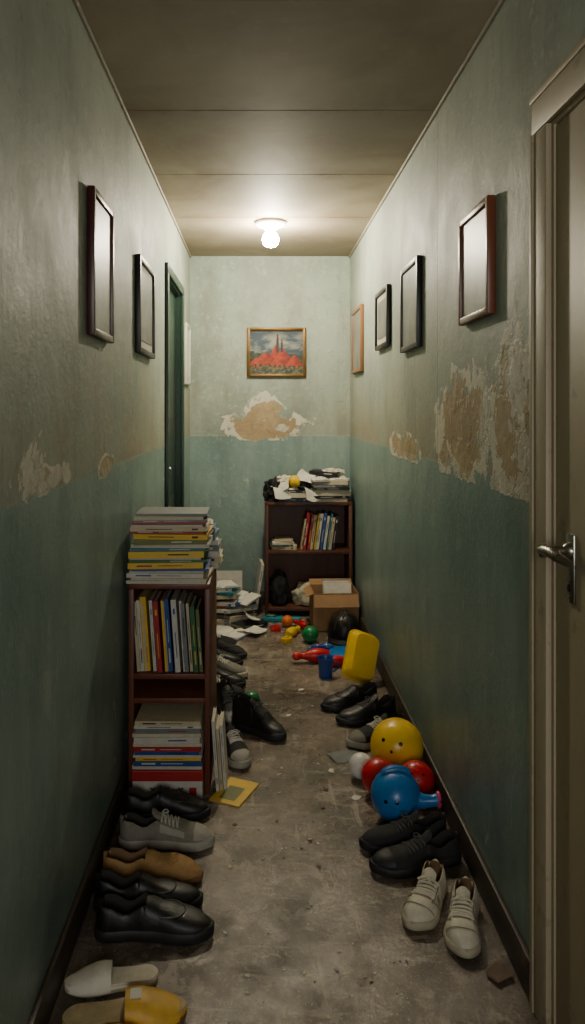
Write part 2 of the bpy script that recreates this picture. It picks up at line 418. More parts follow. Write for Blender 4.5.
frame('framed_picture',.34,.35,fK,gB,(XR-e,3.00,1.762),-PI/2,d=.022,mount=.003)
frame('framed_picture',.36,.29,fK,gA,(XR-e,3.68,1.795),-PI/2,d=.022,mount=.03)
frame('framed_picture',.42,.40,fL,gB,(XR-e,4.62,1.775),-PI/2,d=.022,mount=.003)

def painting():
    b=MB(); w,h=.406,.34; fw=.022
    gold=M('frame_gilt',(118,88,42),.4,.3,30,.3,.5)
    for (x0,x1,z0,z1) in ((-w/2,-w/2+fw,-h/2,h/2),(w/2-fw,w/2,-h/2,h/2),(-w/2+fw,w/2-fw,-h/2,-h/2+fw),(-w/2+fw,w/2-fw,h/2-fw,h/2)):
        b.box(x0,x1,-.02,0,z0,z1,gold,bev=.004)
        b.box(x0+.007*(x1-x0<.1),x1-.007*(x1-x0<.1),-.024,-.015,z0+.007*(z1-z0<.1),z1-.007*(z1-z0<.1),gold,bev=.003)
    nx,nz=130,104; iw,ih=w-2*fw+.004,h-2*fw+.004
    k=NT('oil_painting'); at=k.n('ShaderNodeAttribute'); at.attribute_name='paint'
    n=k.noise(k.objc(),90,5,.7); k.bump(n,.3,.002); k.fin(at.outputs[0],.6)
    vs=[];fs=[]
    for j in range(nz+1):
        for i in range(nx+1): vs.append((-iw/2+iw*i/nx,-.008,-ih/2+ih*j/nz))
    for j in range(nz):
        for i in range(nx):
            q=j*(nx+1)+i; fs.append((q,q+1,q+nx+2,q+nx+1))
    b.add(vs,fs,k.m)
    o=b.obj('framed_painting',loc=(.12,YB-.001,1.736))
    me=o.data; ca=me.color_attributes.new('paint','FLOAT_COLOR','POINT')
    def L_(a,b_,t): return Vector(sr(*a)).lerp(Vector(sr(*b_)),max(0,min(1,t)))
    roofs=[(.30,.24,.50,.26),(.62,.22,.56,.24),(.84,.20,.44,.17),(.47,.34,.66,.12),(.12,.20,.38,.14)]
    def colr(u,v):
        nn=noise.fractal(Vector((u*3,v*5,1)),.8,2,4); n2=noise.fractal(Vector((u*12,v*12,5)),.8,2,3)
        c=L_((56,78,92),(160,160,146),.38+nn*1.3)
        if v>.8: c=c.lerp(Vector(sr(34,52,66)),min(1,(v-.8)*4))
        if v<.46+.12*nn+.06*abs(u-.5): c=L_((66,84,56),(30,44,36),.5+n2)
        for cx,b0,tp,hf in roofs[3:]+roofs[:3]:
            if b0<v<tp:
                q=hf*(1-.9*(v-b0)/(tp-b0))
                if abs(u-cx+.02*n2)<q:
                    lit=(u-cx)/q
                    c=L_((192,66,30),(110,28,18),.45+.4*lit+.5*n2)
            elif b0-.07<v<=b0 and abs(u-cx)<hf*.86: c=L_((150,104,66),(74,40,28),.5+.6*n2+(0.5 if math.sin(u*70)>.4 else 0))
        for mx,mh,wd in ((.52,.92,.010),(.60,.80,.008)):
            if abs(u-mx)<wd+.16*max(0,min(.12,(mh-v)))*(.6 if v>.5 else 1) and .5<v<mh: c=L_((40,34,28),(84,44,30),.4+n2)
        if v<.15+.04*n2: c=L_((44,60,54),(120,116,84),.3+n2*1.3)
        return c*.72
    for i,v in enumerate(me.vertices):
        c=colr((v.co.x+iw/2)/iw,(v.co.z+ih/2)/ih); ca.data[i].color=(*c,1)
painting()

# ------------------------------------------------------------ books
def book(b,L,D,Tk,cov,X,label=None,page=mPage,soft=False):
    c=min(.0022,Tk*.2)
    b.box(-L/2,L/2,0,D,0,c,cov,X); b.box(-L/2,L/2,0,D,Tk-c,Tk,cov,X); b.box(-L/2,L/2,0,c,c,Tk-c,cov if not soft else page,X)
    b.box(-L/2+.003,L/2-.003,c,D-.004,c,Tk-c,page,X)
    if label and Tk>.008 and not soft:
        h=int(L*1e5+Tk*1e6)%3
        if h==0:
            b.box(-L*.30,L*.05,-.0006,.0003,Tk*.42,Tk*.58,label,X); b.box(L*.30,L*.38,-.0006,.0003,Tk*.3,Tk*.7,label,X)
        elif h==1:
            b.box(-L*.38,-L*.18,-.0006,.0003,Tk*.36,Tk*.64,label,X); b.box(-L*.1,L*.22,-.0006,.0003,Tk*.45,Tk*.58,label,X)
        else:
            b.box(L*.02,L*.3,-.0006,.0003,Tk*.40,Tk*.62,label,X)
def stack(name,cx,yf,z0,items,jx=.008,jr=4,rz=0,seed=1,into=None):
    rnd=random.Random(seed); b=into or MB(); z=z0
    for it in items:
        L,D,Tk,c,lab=it[:5]
        X=T(cx+rnd.uniform(-jx,jx),yf+rnd.uniform(0,jx*1.6),z)@R(rz+rnd.uniform(-jr,jr),'Z')
        book(b,L,D,Tk,c,X,lab,soft=len(it)>5); z+=Tk+.0004
    if into: return z
    return b.obj(name,smooth=False)
def bookcase(name,x0,x1,y0,y1,h,zs,mat,t=.018):
    b=MB()
    b.box(x0,x0+t,y0,y1,0,h-t,mat,bev=.0015); b.box(x1-t,x1,y0,y1,0,h-t,mat,bev=.0015)
    b.box(x0,x1,y0,y1,h-t,h,mat,bev=.002)
    b.box(x0+t,x1-t,y1-.006,y1,0,h-t,mat)
    for z in zs: b.box(x0+t,x1-t,y0+.004,y1-.006,z-t,z,mat,bev=.001)
    return b.obj(name)
bx0,bx1,by0,by1,bh=-.456,-.172,2.585,3.0,.736
bookcase('bookcase',bx0,bx1,by0,by1,bh,[.42,.335],mShelf)
W,Y_,G_,R_,B_,C_,K_,O_,P_,Gy,Te,Or=mWhite,mYel,mGrn,mRed,mBlu,mCream,mBlk,mOli,mPur,mGrey,mTeal,mOra
top=[(.278,.21,.011,W,Gy,1),(.268,.2,.007,C_,K_,1),(.27,.21,.016,W,B_),(.26,.2,.009,C_,W,1),(.27,.2,.007,B_,W),(.262,.21,.021,Y_,R_),(.268,.21,.010,G_,W),(.25,.2,.008,W,K_,1),
     (.262,.2,.022,Y_,K_),(.26,.2,.009,Te,W),(.272,.2,.012,W,K_,1),(.25,.21,.019,O_,W),(.255,.21,.018,Y_,K_),(.262,.2,.009,R_,W),(.27,.21,.015,C_,K_),(.25,.2,.007,W,K_,1),(.262,.2,.006,R_,None),(.255,.2,.010,Gy,W),(.24,.19,.012,C_,W,1),(.25,.18,.008,Gy,W)]
stack('book_stack',-.318,2.572,bh+.001,top,jr=4.5,seed=3,jx=.012)
st2=[(.2,.16,.02,W,Gy),(.21,.16,.024,C_,K_),(.2,.15,.02,W,B_),(.2,.16,.022,Gy,W),(.19,.15,.02,W,None),(.18,.15,.024,Te,W),(.17,.14,.02,B_,None),(.15,.12,.016,W,W)]
stack('book_stack',-.255,2.835,bh+.001,st2,jr=6,seed=9,jx=.006)
b=MB(); x=bx0+.018+.003; rnd=random.Random(5)
row=[(C_,.012,.245,K_),(W,.012,.25,K_),(C_,.008,.24,R_),(Y_,.021,.262,R_),(W,.011,.25,Gy),(C_,.009,.235,K_),(R_,.017,.25,Y_),(Y_,.008,.25,K_),(W,.009,.245,P_),(B_,.016,.255,W),(P_,.010,.24,W),(W,.018,.255,B_),(W,.009,.25,K_),(Gy,.014,.24,K_),(C_,.010,.24,K_),(K_,.008,.22,W),(G_,.015,.232,Y_),(O_,.012,.22,W)]
for c,tk,hh,lab in row:
    lean=-4
    X=T(x+.018,by0+.012+rnd.uniform(0,.016),.4215+.0018)@R(lean,'Y')@T(0,0,hh/2)@R(-90,'Y')
    book(b,hh,.17,tk,c,X,lab); x+=tk+.0008
b.obj('row_of_books',smooth=False)
def gamebox():
    b=MB(); w,d,h=.240,.27,.108
    b.box(-w/2,w/2,0,d,0,h*.66,mWhite,bev=.002); b.box(-w/2-.002,w/2+.002,-.002,d+.002,h*.66,h,mRed,bev=.002)
    pts=[]
    for i in range(140):
        t=i/139; ph=t*2*PI*7
        pts.append((-.06+.115*t+.006*math.sin(ph),-.0012,h*.32+.010*math.cos(ph)*(1.6 if int(t*7)%3==0 else 1)))
    b.tube(pts,.0021,mBlk,n=5)
    b.box(-.05,.05,-.0008,0,.006,.010,mBlk)
    b.box(.075,.10,-.0008,0,.02,.05,mRed)
    return b.obj('board_game_box',loc=((bx0+bx1)/2,2.535,0.0005),smooth=False)
gamebox()
low=[(.240,.2,.012,W,Gy,1),(.235,.2,.018,B_,W),(.225,.2,.010,Y_,R_),(.236,.2,.008,W,W,1),(.22,.19,.013,B_,K_),(.23,.2,.014,R_,W),(.236,.2,.012,C_,Gy,1),(.225,.2,.020,W,B_),(.235,.2,.013,C_,W,1),(.22,.2,.016,Gy,R_),(.23,.2,.010,W,K_),(.225,.19,.016,C_,K_)]
stack('book_stack',-.314,2.535,.1105,low,jx=.003,jr=.8,seed=8)
b=MB()
for i,(c,hh) in enumerate(((W,.25),(C_,.22),(W,.23))):
    X=T(-.150+i*.013,2.60+.006*i,.002)@R(-4,'Y')@T(0,0,hh/2)@R(90,'Y')
    book(b,hh,.13,.011,c,X,Gy)
b.obj('leaning_books',smooth=False,loc=(0,0,0),drop=True)

# ------------------------------------------------------------ back bookcase
cx0,cx1,cy0,cy1,chh=.040,.605,4.79,5.065,.745
bookcase('low_bookshelf',cx0,cx1,cy0,cy1,chh,[.06,.43],mShelf2,t=.022)
b=MB(); x=.255; rnd=random.Random(11)
for c,tk,hh,lab in [(C_,.014,.20,K_),(R_,.022,.24,W),(R_,.016,.23,Y_),(C_,.018,.225,K_),(Y_,.014,.235,K_),(W,.02,.235,B_),(B_,.018,.24,W),(W,.016,.22,B_),(Te,.014,.235,Y_),(C_,.018,.21,R_),(K_,.02,.22,W)]:
    X=T(x+.03,cy0+.02,.4325)@R(8,'Y')@T(0,0,hh/2)@R(-90,'Y')
    book(b,hh,.16,tk,c,X,lab); x+=tk+.0035
b.obj('shelved_books',smooth=False,loc=(0,0,0))
b=MB(); stack('',.155,cy0+.015,.4315,[(.16,.18,.02,C_,K_),(.15,.18,.012,G_,W),(.14,.16,.014,W,None),(.12,.15,.014,C_,None)],jr=8,seed=2,into=b)
b.obj('small_book_pile',smooth=False)

def lump_bm(sx,sy,sz,seed,amp,fr):
    b=bmesh.new(); bmesh.ops.create_icosphere(b,subdivisions=4,radius=1)
    for v in b.verts:
        n=noise.fractal(v.co*fr+Vector((seed*7.3,seed,0)),.9,2,4); rr=abs(noise.noise(v.co*fr*1.6+Vector((seed,3,seed*2))))
        q=v.co*(1+amp*n-amp*.7*(1-min(1,rr*5)))
        if q.z<-.45: q.z=-.45+(q.z+.45)*.12
        v.co=Vector((q.x*sx,q.y*sy,q.z*sz))
    return b
def lump(name,sx,sy,sz,mat,loc,rz=0,seed=0,amp=.25,fr=2.2,extra=None):
    k=MB(); k.bm(lump_bm(sx,sy,sz,seed,amp,fr),mat)
    if extra: extra(k)
    return k.obj(name,loc=loc,rot=(0,0,rz),drop=True,ang=180)
def strap(w,h,mat):
    return lambda k:k.tube([(-w,0,h*.3),(-w*.8,-.01,h),(0,-.015,h*1.5),(w*.8,-.01,h),(w,0,h*.3)],.007,mat)
def sheet(b,w,d,mat,X,amp=.006,seed=0,th=.0006,n=8,drape=0):
    vs=[];fs=[]
    for j in range(n+1):
        for i in range(n+1):
            x=-w/2+w*i/n; y=-d/2+d*j/n
            z=amp*(1+noise.noise(Vector((x*14+seed,y*14,seed*1.7))))+amp*.8*((i/n-.5)**2*4)
            if drape:
                f=max(0,(.45-j/n)); z-=drape*f*f*5; y+=f*d*.35
            vs.append((x,y,z))
    fs=[(j*(n+1)+i,j*(n+1)+i+1,(j+1)*(n+1)+i+1,(j+1)*(n+1)+i) for j in range(n) for i in range(n)]
    m=len(vs); vs+=[(x,y,z-th) for x,y,z in vs]; fs+=[tuple(m+q for q in f[::-1]) for f in fs[:]]
    b.add(vs,fs,mat,X)
def open_book(b,w,d,X,cov,th=.018):
    for s in (-1,1):
        N=10; up=[];lo=[]
        for i in range(N+1):
            t=i/N; x=s*w*t; z=th*(math.sin(min(1,t*3)*PI/2)*.9*(1-.45*t)+.12)
            up.append((x,z)); lo.append((x,.002))
        prof=up+lo[::-1]; n=len(prof); vs=[(x,-d/2,z) for x,z in prof]+[(x,d/2,z) for x,z in prof]
        fs=[(i,(i+1)%n,n+(i+1)%n,n+i) for i in range(n)]
        fs+=[(i,i+1,2*N-i,2*N+1-i) for i in range(N)]+[(n+i,n+i+1,n+2*N-i,n+2*N+1-i) for i in range(N)]
        b.add(vs,fs,mPap,X)
        b.box(min(0,s*(w+.004)),max(0,s*(w+.004)),-d/2-.004,d/2+.004,0,.0018,cov,X)

# heap of books, papers and clothes on the low bookshelf: one object
b=MB(); z0=chh+.001
stack('',.47,cy0-.012,z0,[(.22,.2,.022,C_,K_,1),(.24,.2,.018,K_,W),(.235,.2,.036,W,Gy,1),(.24,.2,.016,K_,W),(.23,.19,.018,Gy,W),(.22,.19,.028,C_,W,1)],jr=12,seed=21,jx=.012,into=b)
open_book(b,.12,.17,T(.45,4.87,z0+.142)@R(12,'Z')@R(9,'X'),mBlk,.022)
book(b,.19,.15,.022,K_,T(.42,4.84,z0+.168)@R(-16,'Z')@R(4,'Y'),W)
b.bm(lump_bm(.085,.06,.028,40,.3,2.6),mClW,T(.49,4.93,z0+.180)@R(20,'Z'))
stack('',.235,cy0-.005,z0,[(.2,.19,.028,K_,Gy),(.19,.18,.028,W,W,1),(.18,.18,.018,K_,W)],jr=14,seed=31,into=b)
b.bm(lump_bm(.066,.085,.10,3,.3,2.2),mClK,T(.098,4.88,z0+.046))
b.bm(lump_bm(.10,.06,.045,15,.32,2.6),mClB,T(.285,4.93,z0+.100))
b.bm(lump_bm(.07,.05,.035,17,.32,2.6),mClW,T(.165,4.92,z0+.125))
sheet(b,.17,.16,mPap,T(.165,4.83,z0+.076)@R(20,'Z'),.014,2,drape=.07)
sheet(b,.13,.13,mPap,T(.150,4.84,z0+.104)@R(-28,'Z')@R(-18,'Y'),.012,6,drape=.05)
sheet(b,.12,.15,mPap,T(.33,4.80,z0+.065)@R(34,'Z')@R(10,'Y'),.012,11,drape=.07)
sheet(b,.12,.14,mPap,T(.315,4.86,z0+.155)@R(-20,'Z')@R(16,'Y'),.014,14,drape=.04)
b.sph(.040,pY,T(.232,4.845,z0+.128))
b.obj('clutter_heap',smooth=True,ang=30)
lump('cloth_bag',.105,.08,.095,mClo,(.325,4.885,.0605),seed=5,extra=strap(.06,.06,mClo))
lump('black_bag',.066,.075,.15,mClK,(.13,4.89,.0605),seed=8,extra=strap(.04,.10,mClK))

# pile of books and papers at the far left
b=MB(); rnd=random.Random(4)
z=0
for i in range(11):
    book(b,.22,.16,.02,[W,C_,Gy,K_,W,Or,W,K_,C_,Te,W][i],T(-.27+rnd.uniform(-.02,.02),4.60+rnd.uniform(-.02,.02),z)@R(rnd.uniform(-25,25),'Z'),Gy); z+=.0203
open_book(b,.10,.16,T(-.25,4.68,z)@R(20,'Z'),mTeal)
open_book(b,.12,.17,T(-.19,4.42,0)@R(-30,'Z'),mBlu)
z=0
for i in range(7):
    book(b,.2,.15,.019,[K_,W,C_,K_,W,Gy,B_][i],T(-.10+rnd.uniform(-.01,.01),4.62,z)@R(rnd.uniform(10,40),'Z'),Gy); z+=.0193
open_book(b,.10,.15,T(-.11,4.70,z)@R(-40,'Z')@R(14,'X'),mBlk)
sheet(b,.14,.16,mPap,T(-.05,4.44,.001)@R(60,'Z'),.010,5)
sheet(b,.10,.12,mPap,T(-.06,4.57,.05)@R(15,'Z')@R(30,'Y'),.012,9)
book(b,.19,.13,.022,K_,T(-.02,4.52,.002)@R(38,'Z'),W)
for i in range(3):
    book(b,.21,.15,.02,[W,Te,W][i],T(-.30,4.86,i*.0203)@R(rnd.uniform(-10,10),'Z'),Gy)
book(b,.2,.15,.02,W,T(-.33,4.86,.064)@R(62,'X'),Gy)
book(b,.2,.14,.014,W,T(-.17,4.86,.002)@R(70,'X')@R(12,'Y'),Gy)
book(b,.22,.2,.014,W,T(-.22,4.93,.06)@R(76,'X')@R(-10,'Y'),Gy)
b.bm(lump_bm(.07,.06,.07,22,.32,2.6),mClK,T(-.09,4.82,.04))
b.bm(lump_bm(.05,.05,.055,23,.32,2.6),mClo,T(-.14,4.78,.04))
b.obj('book_and_paper_pile',smooth=True,ang=30,loc=(0,0,.0005),drop=True)
b=MB(); book(b,.34,.20,.018,W,R(90,'Y'),Gy)
b.obj('large_book',smooth=False,loc=(-.010,4.80,0),rot=(0,math.radians(9),math.radians(4)),drop=True)

# ------------------------------------------------------------ cardboard box
def cbox():
    b=MB(); w,d,h,t=.275,.24,.23,.004
    b.box(-w/2,w/2,-d/2,-d/2+t,0,h,mCard); b.box(-w/2,w/2,d/2-t,d/2,0,h,mCard)
    b.box(-w/2,-w/2+t,-d/2+t,d/2-t,0,h,mCard); b.box(w/2-t,w/2,-d/2+t,d/2-t,0,h,mCard); b.box(-w/2,w/2,-d/2,d/2,0,t,mCardI)
    b.box(-w/2+.002,w/2-.002,-.085,0,-t,0,mCard,T(0,-d/2+t,h)@R(62,'X'))
    b.box(-w/2+.002,w/2-.002,0,.07,-t,0,mCard,T(0,d/2-t,h)@R(18,'X'))
    b.box(-.05,0,-d/2+.01,d/2-.01,-t,0,mCard,T(-w/2+t,0,h)@R(-25,'Y'))
    b.box(-.03,.03,-d/2-.0005,-d/2+.001,h-.07,h,M('packing_tape',(176,146,102),.3))
    for i,c in enumerate((mWhite,mCream,mWhite,mGrey)):
        book(b,.17,.25,.014,c,T(.03,-.05+i*.03,t+.02)@R(64,'X'),mGrey)
    b.obj('cardboard_box',loc=(.463,4.60,.0005),rot=(0,0,math.radians(2)),smooth=False)
cbox()

# ------------------------------------------------------------ shoes
def itp(tb,t):
    for (a,x),(b_,y) in zip(tb,tb[1:]):
        if t<=b_:
            u=(t-a)/(b_-a); u=u*u*(3-2*u); return x+(y-x)*u
    return tb[-1][1]
def shoe(name,loc,deg,L=.29,W=.048,up=mLea,sole=mRub,lin=mLin,st=.022,rim=((0,.088),(.12,.084),(.27,.064),(.42,.086)),hi=.09,kind='lace',lace=mLace,side=1,toe=None,trim=None,sc=1,throat=.42,tilt=0,edge=None):
    b=MB()
    wt=[(0,.80),(.15,.80),(.32,.74),(.5,.82),(.70,1.0),(.82,.96),(1,.72)]
    def w(t):
        q=itp(wt,t)*W
        if t<.13: q*=math.sqrt(max(0,1-((.13-t)/.13)**2))
        if t>.76: q*=math.sqrt(max(0,1-((t-.76)/.24)**2.2))
        return q
    yc=lambda t: side*W*.22*math.sin(PI*min(1,t)**1.3)
    topT=[(0,rim[0][1]),(.05,rim[0][1]),(throat,hi),(.6,hi*.80),(.75,.060 if hi<.12 else .066),(.88,.052),(1,.046)]
    def Hh(t):
        q=itp(topT,t)
        if t>.84: q=st+(q-st)*math.sqrt(max(0,1-((t-.84)/.16)**2))
        return max(q,st+.001)
    def surf(t,th,off=0):
        ww=w(t)+off; h=Hh(t)-st+off
        c,s_=math.cos(th),math.sin(th)
        return Vector((L*t,yc(t)+math.copysign(abs(c)**.75,c)*ww,st+h*(abs(s_)**.8)))
    m=20
    ts=[0,.006,.02,.04]; op=[.055,.08,.11,.15,.2,.25,.3,.35,.39,throat]; cl=[throat+.015,throat+.05,.52,.58,.64,.7,.76,.82,.87,.91,.94,.965,.982,.993,1.0]
    secs=[(t,0) for t in ts]+[(t,1) for t in op]+[(t,0) for t in cl]
    vs=[];fs=[];fm=[]
    for t,o in secs:
        if not o:
            for i in range(m+1): vs.append(surf(t,PI*i/m))
        else:
            ww=w(t); Rm=itp(list(rim),t); y0=yc(t)
            pr=[(1,0),(1.03,.22),(1.0,.5),(.90,.8),(.80,.97),(.74,1.0),(.69,.96),(.66,.6),(.64,.2),(.5,.12),(0,.12)]
            P=[(y0+ww*a,st+(Rm-st)*q) for a,q in pr]
            P=P+[(2*y0-y,z) for y,z in P[-2::-1]]
            for y,z in P: vs.append(Vector((L*t,y,z)))
    n=m+1
    for j in range(len(secs)-1):
        for i in range(m):
            fs.append((j*n+i,j*n+i+1,(j+1)*n+i+1,(j+1)*n+i))
            o1,o2=secs[j][1],secs[j+1][1]
            inn=5<i+.5<15
            fm.append(lin if (inn and o1 and o2) or (7<i+.5<13 and (o1 or o2)) else up)
    b.add(vs,fs,fm)
    N=40
    tt=[.5-.5*math.cos(PI*i/N) for i in range(N+1)]
    def ring(g,z): 
        up_=[((t-.5)*L*(1+g/L*2)+L*.5,yc(t)+w(t)+g*(1 if 0<t<1 else 0),z+ (max(0,t-.8)*.03)) for t in tt]
        dn=[((t-.5)*L*(1+g/L*2)+L*.5,yc(t)-w(t)-g*(1 if 0<t<1 else 0),z+(max(0,t-.8)*.03)) for t in tt[-2:0:-1]]
        return up_+dn
    vs=[];lv=[(-.002,0),(.003,.004),(.004,st*.6),(.0035,st),(.0005,st+.004)]
    for g,z in lv: vs+=ring(g,z)
    q=len(vs)//len(lv); fs=[tuple(range(q))[::-1],tuple((len(lv)-1)*q+i for i in range(q))]
    for j in range(len(lv)-1):
        for i in range(q): fs.append((j*q+i,j*q+(i+1)%q,(j+1)*q+(i+1)%q,(j+1)*q+i))
    b.add(vs,fs,sole)
    def patch(t0,t1,a0,a1,off,mat,nt=6,na=12):
        vs=[surf(t0+(t1-t0)*i/nt,a0+(a1-a0)*j/na,off) for i in range(nt+1) for j in range(na+1)]
        fs=[(i*(na+1)+j,i*(na+1)+j+1,(i+1)*(na+1)+j+1,(i+1)*(na+1)+j) for i in range(nt) for j in range(na)]
        k=len(vs); vs+=[surf(t0+(t1-t0)*i/nt,a0+(a1-a0)*j/na,off-.003) for i in range(nt+1) for j in range(na+1)]
        bd=[j for j in range(na+1)]+[i*(na+1)+na for i in range(1,nt+1)]+[nt*(na+1)+j for j in range(na-1,-1,-1)]+[i*(na+1) for i in range(nt-1,0,-1)]
        for i in range(len(bd)): fs.append((bd[i],bd[(i+1)%len(bd)],k+bd[(i+1)%len(bd)],k+bd[i]))
        b.add(vs,fs,mat)
    if toe: patch(.80,.985,.25,PI-.25,.0018,toe)
    if trim: 
        patch(throat+.02,.70,.35,.8,.0018,trim); patch(throat+.02,.70,PI-.8,PI-.35,.0018,trim)
    if edge:
        b.tube([surf(.80+.03*math.sin(PI*j/14),.25+(PI-.5)*j/14,.0012) for j in range(15)],.0014,edge,n=5)
        for s_ in (0,1):
            A=lambda a:(a if not s_ else PI-a)
            b.tube([surf(throat+.0+.30*j/10,A(.72+.25*(j/10)),.0012) for j in range(11)],.0014,edge,n=5)
            b.tube([surf(throat+.30-.10*j/6,A(.97-.85*(j/6)),.0012) for j in range(7)],.0014,edge,n=5)
            patch(throat+.10,throat+.16,A(.18),A(.62),.0016,edge,3,4)
    if kind=='lace':
        vs=[];ww=w(throat)*.55
        rows=[(throat+.14,Hh(throat+.14)-.004,.8),(throat+.05,Hh(throat+.05)+.001,.9),(throat-.02,hi+.008,1.),(throat-.06,hi+.017,1.),(throat-.075,hi+.020,.75)]
        for t,z,q in rows:
            for y in (-1,-.5,0,.5,1): vs.append((L*t,yc(t)+ww*q*y,z-.008*y*y))
        kk=len(vs); vs+=[(x+.003,y,z-.005) for x,y,z in vs]
        fs=[(i*5+j,i*5+j+1,i*5+j+6,i*5+j+5) for i in range(4) for j in range(4)]
        fs+=[tuple(kk+q for q in f[::-1]) for f in fs[:]]
        bd=[0,1,2,3,4,9,14,19,24,23,22,21,20,15,10,5]
        fs+=[(bd[i],bd[(i+1)%16],kk+bd[(i+1)%16],kk+bd[i]) for i in range(16)]
        b.add(vs,fs,up)
        if edge: patch(throat+.02,throat+.28,1.15,PI-1.15,.0012,edge)
        lr=.0029 if edge else .0023
        for i in range(6 if edge else 5):
            t=throat+.03+i*.042
            b.tube([surf(t+.012*(j/6-.5),.95+(PI-1.9)*j/6,.0015+(.0015 if edge else 0)) for j in range(7)],lr,lace,n=6)
            if i<4 and not edge: b.tube([surf(t+.042*j/5,1.05+(PI-2.1)*j/5,.003) for j in range(6)],.002,lace,n=6)
        t=throat+.02
        for s_ in(-1,1):
            c=surf(t,PI/2,.004)
            b.tube([c,c+Vector((.008,s_*.012,.006)),c+Vector((.014,s_*.026,-.002)),c+Vector((.02,s_*.016,-.003)),c+Vector((.004,0,0))],.0019,lace,n=6)
    if kind=='loafer':
        patch(throat+.05,throat+.13,.3,PI-.3,.002,up)
        b.tube([surf(throat+.14+.2*math.sin(PI*j/16)**.7,.7+(PI-1.4)*j/16,.0005) for j in range(17)],.0022,up,n=6)
    c=Matrix.Translation((-L/2,0,0)); b.v=[tuple(sc*(c@Vector(v))) for v in b.v]
    return b.obj(name,loc=(loc[0],loc[1],loc[2] if len(loc)>2 else .0005),rot=(math.radians(tilt),0,math.radians(deg)),drop=True,ang=50)
# left row (toe to +x)
shoe('leather_shoe',(-.305,2.445),2,.285,.045,kind='loafer')
shoe('grey_sneaker',(-.285,2.285),-2,.29,.045,up=mGryF,sole=mGryS,st=.026,trim=mGryS,toe=mGryS)
shoe('tan_loafer',(-.305,2.12),-3,.285,.045,up=mTan,sole=mTanS,lin=mLinT,kind='loafer',hi=.075,rim=((0,.075),(.12,.07),(.27,.054),(.42,.07)),st=.016)
shoe('leather_shoe',(-.30,2.005),1,.29,.043,kind='loafer',side=-1)
shoe('leather_shoe',(-.268,1.895),-2,.30,.048,kind='loafer',st=.026)
# right group
VR=((0,.072),(.12,.068),(.27,.055),(.42,.068))
shoe('white_sneaker',(.446,2.0),-120,.225,.042,up=mWhL,sole=mWhS,lin=mLinT,kind='lace',lace=mWhL,edge=mWhE,hi=.072,rim=VR,st=.02)
shoe('white_sneaker',(.534,1.912),-106,.225,.042,up=mWhL,sole=mWhS,lin=mLinT,kind='lace',lace=mWhL,edge=mWhE,hi=.072,rim=VR,st=.02,side=-1)
shoe('black_sneaker',(.462,2.185),194,.28,.044,up=mFab,sole=mRub,lace=mLac2,toe=mRub,st=.024,hi=.082,rim=((0,.08),(.12,.076),(.27,.058),(.42,.078)))
shoe('black_sneaker',(.448,2.292),192,.28,.042,up=mFab,sole=mRub,lace=mLac2,st=.024,hi=.082,rim=((0,.08),(.12,.076),(.27,.058),(.42,.078)))
shoe('grey_sneaker',(.475,3.0),205,.27,.045,up=mFab,sole=mGryS,lace=mLace,toe=mGryF,trim=mGryF,st=.024)
shoe('leather_shoe',(.465,3.21),200,.28,.046,kind='lace',lace=mLac2)
shoe('leather_shoe',(.41,3.36),203,.28,.046,kind='loafer')
# behind left bookcase
BT=((0,.135),(.12,.135),(.27,.13),(.42,.125))
shoe('ankle_boot',(-.002,3.07),-36,.26,.045,rim=BT,hi=.118,kind='lace',lace=mLac2,st=.026)
shoe('ankle_boot',(-.140,3.20),-80,.27,.044,rim=BT,hi=.118,kind='lace',lace=mLac2,st=.026)
shoe('grey_sneaker',(-.106,2.865),-66,.24,.043,up=mFab,sole=mGryS,toe=mGryS,st=.024)
shoe('black_sneaker',(-.19,3.45),-12,.27,.043,up=mFab,sole=mGryS,lace=mLace,st=.024)
shoe('leather_shoe',(-.20,3.60),-8,.27,.043,kind='loafer')
shoe('grey_sneaker',(-.19,3.74),-14,.27,.043,up=mGryF,sole=mWhS,st=.024)
shoe('leather_shoe',(-.22,3.89),-4,.27,.043,kind='lace',lace=mBlk)
shoe('black_sneaker',(-.20,4.03),-12,.27,.043,up=mFab,sole=mRub,kind='loafer')
shoe('black_sneaker',(-.25,4.17),-4,.26,.043,up=mFab,sole=mWhS)

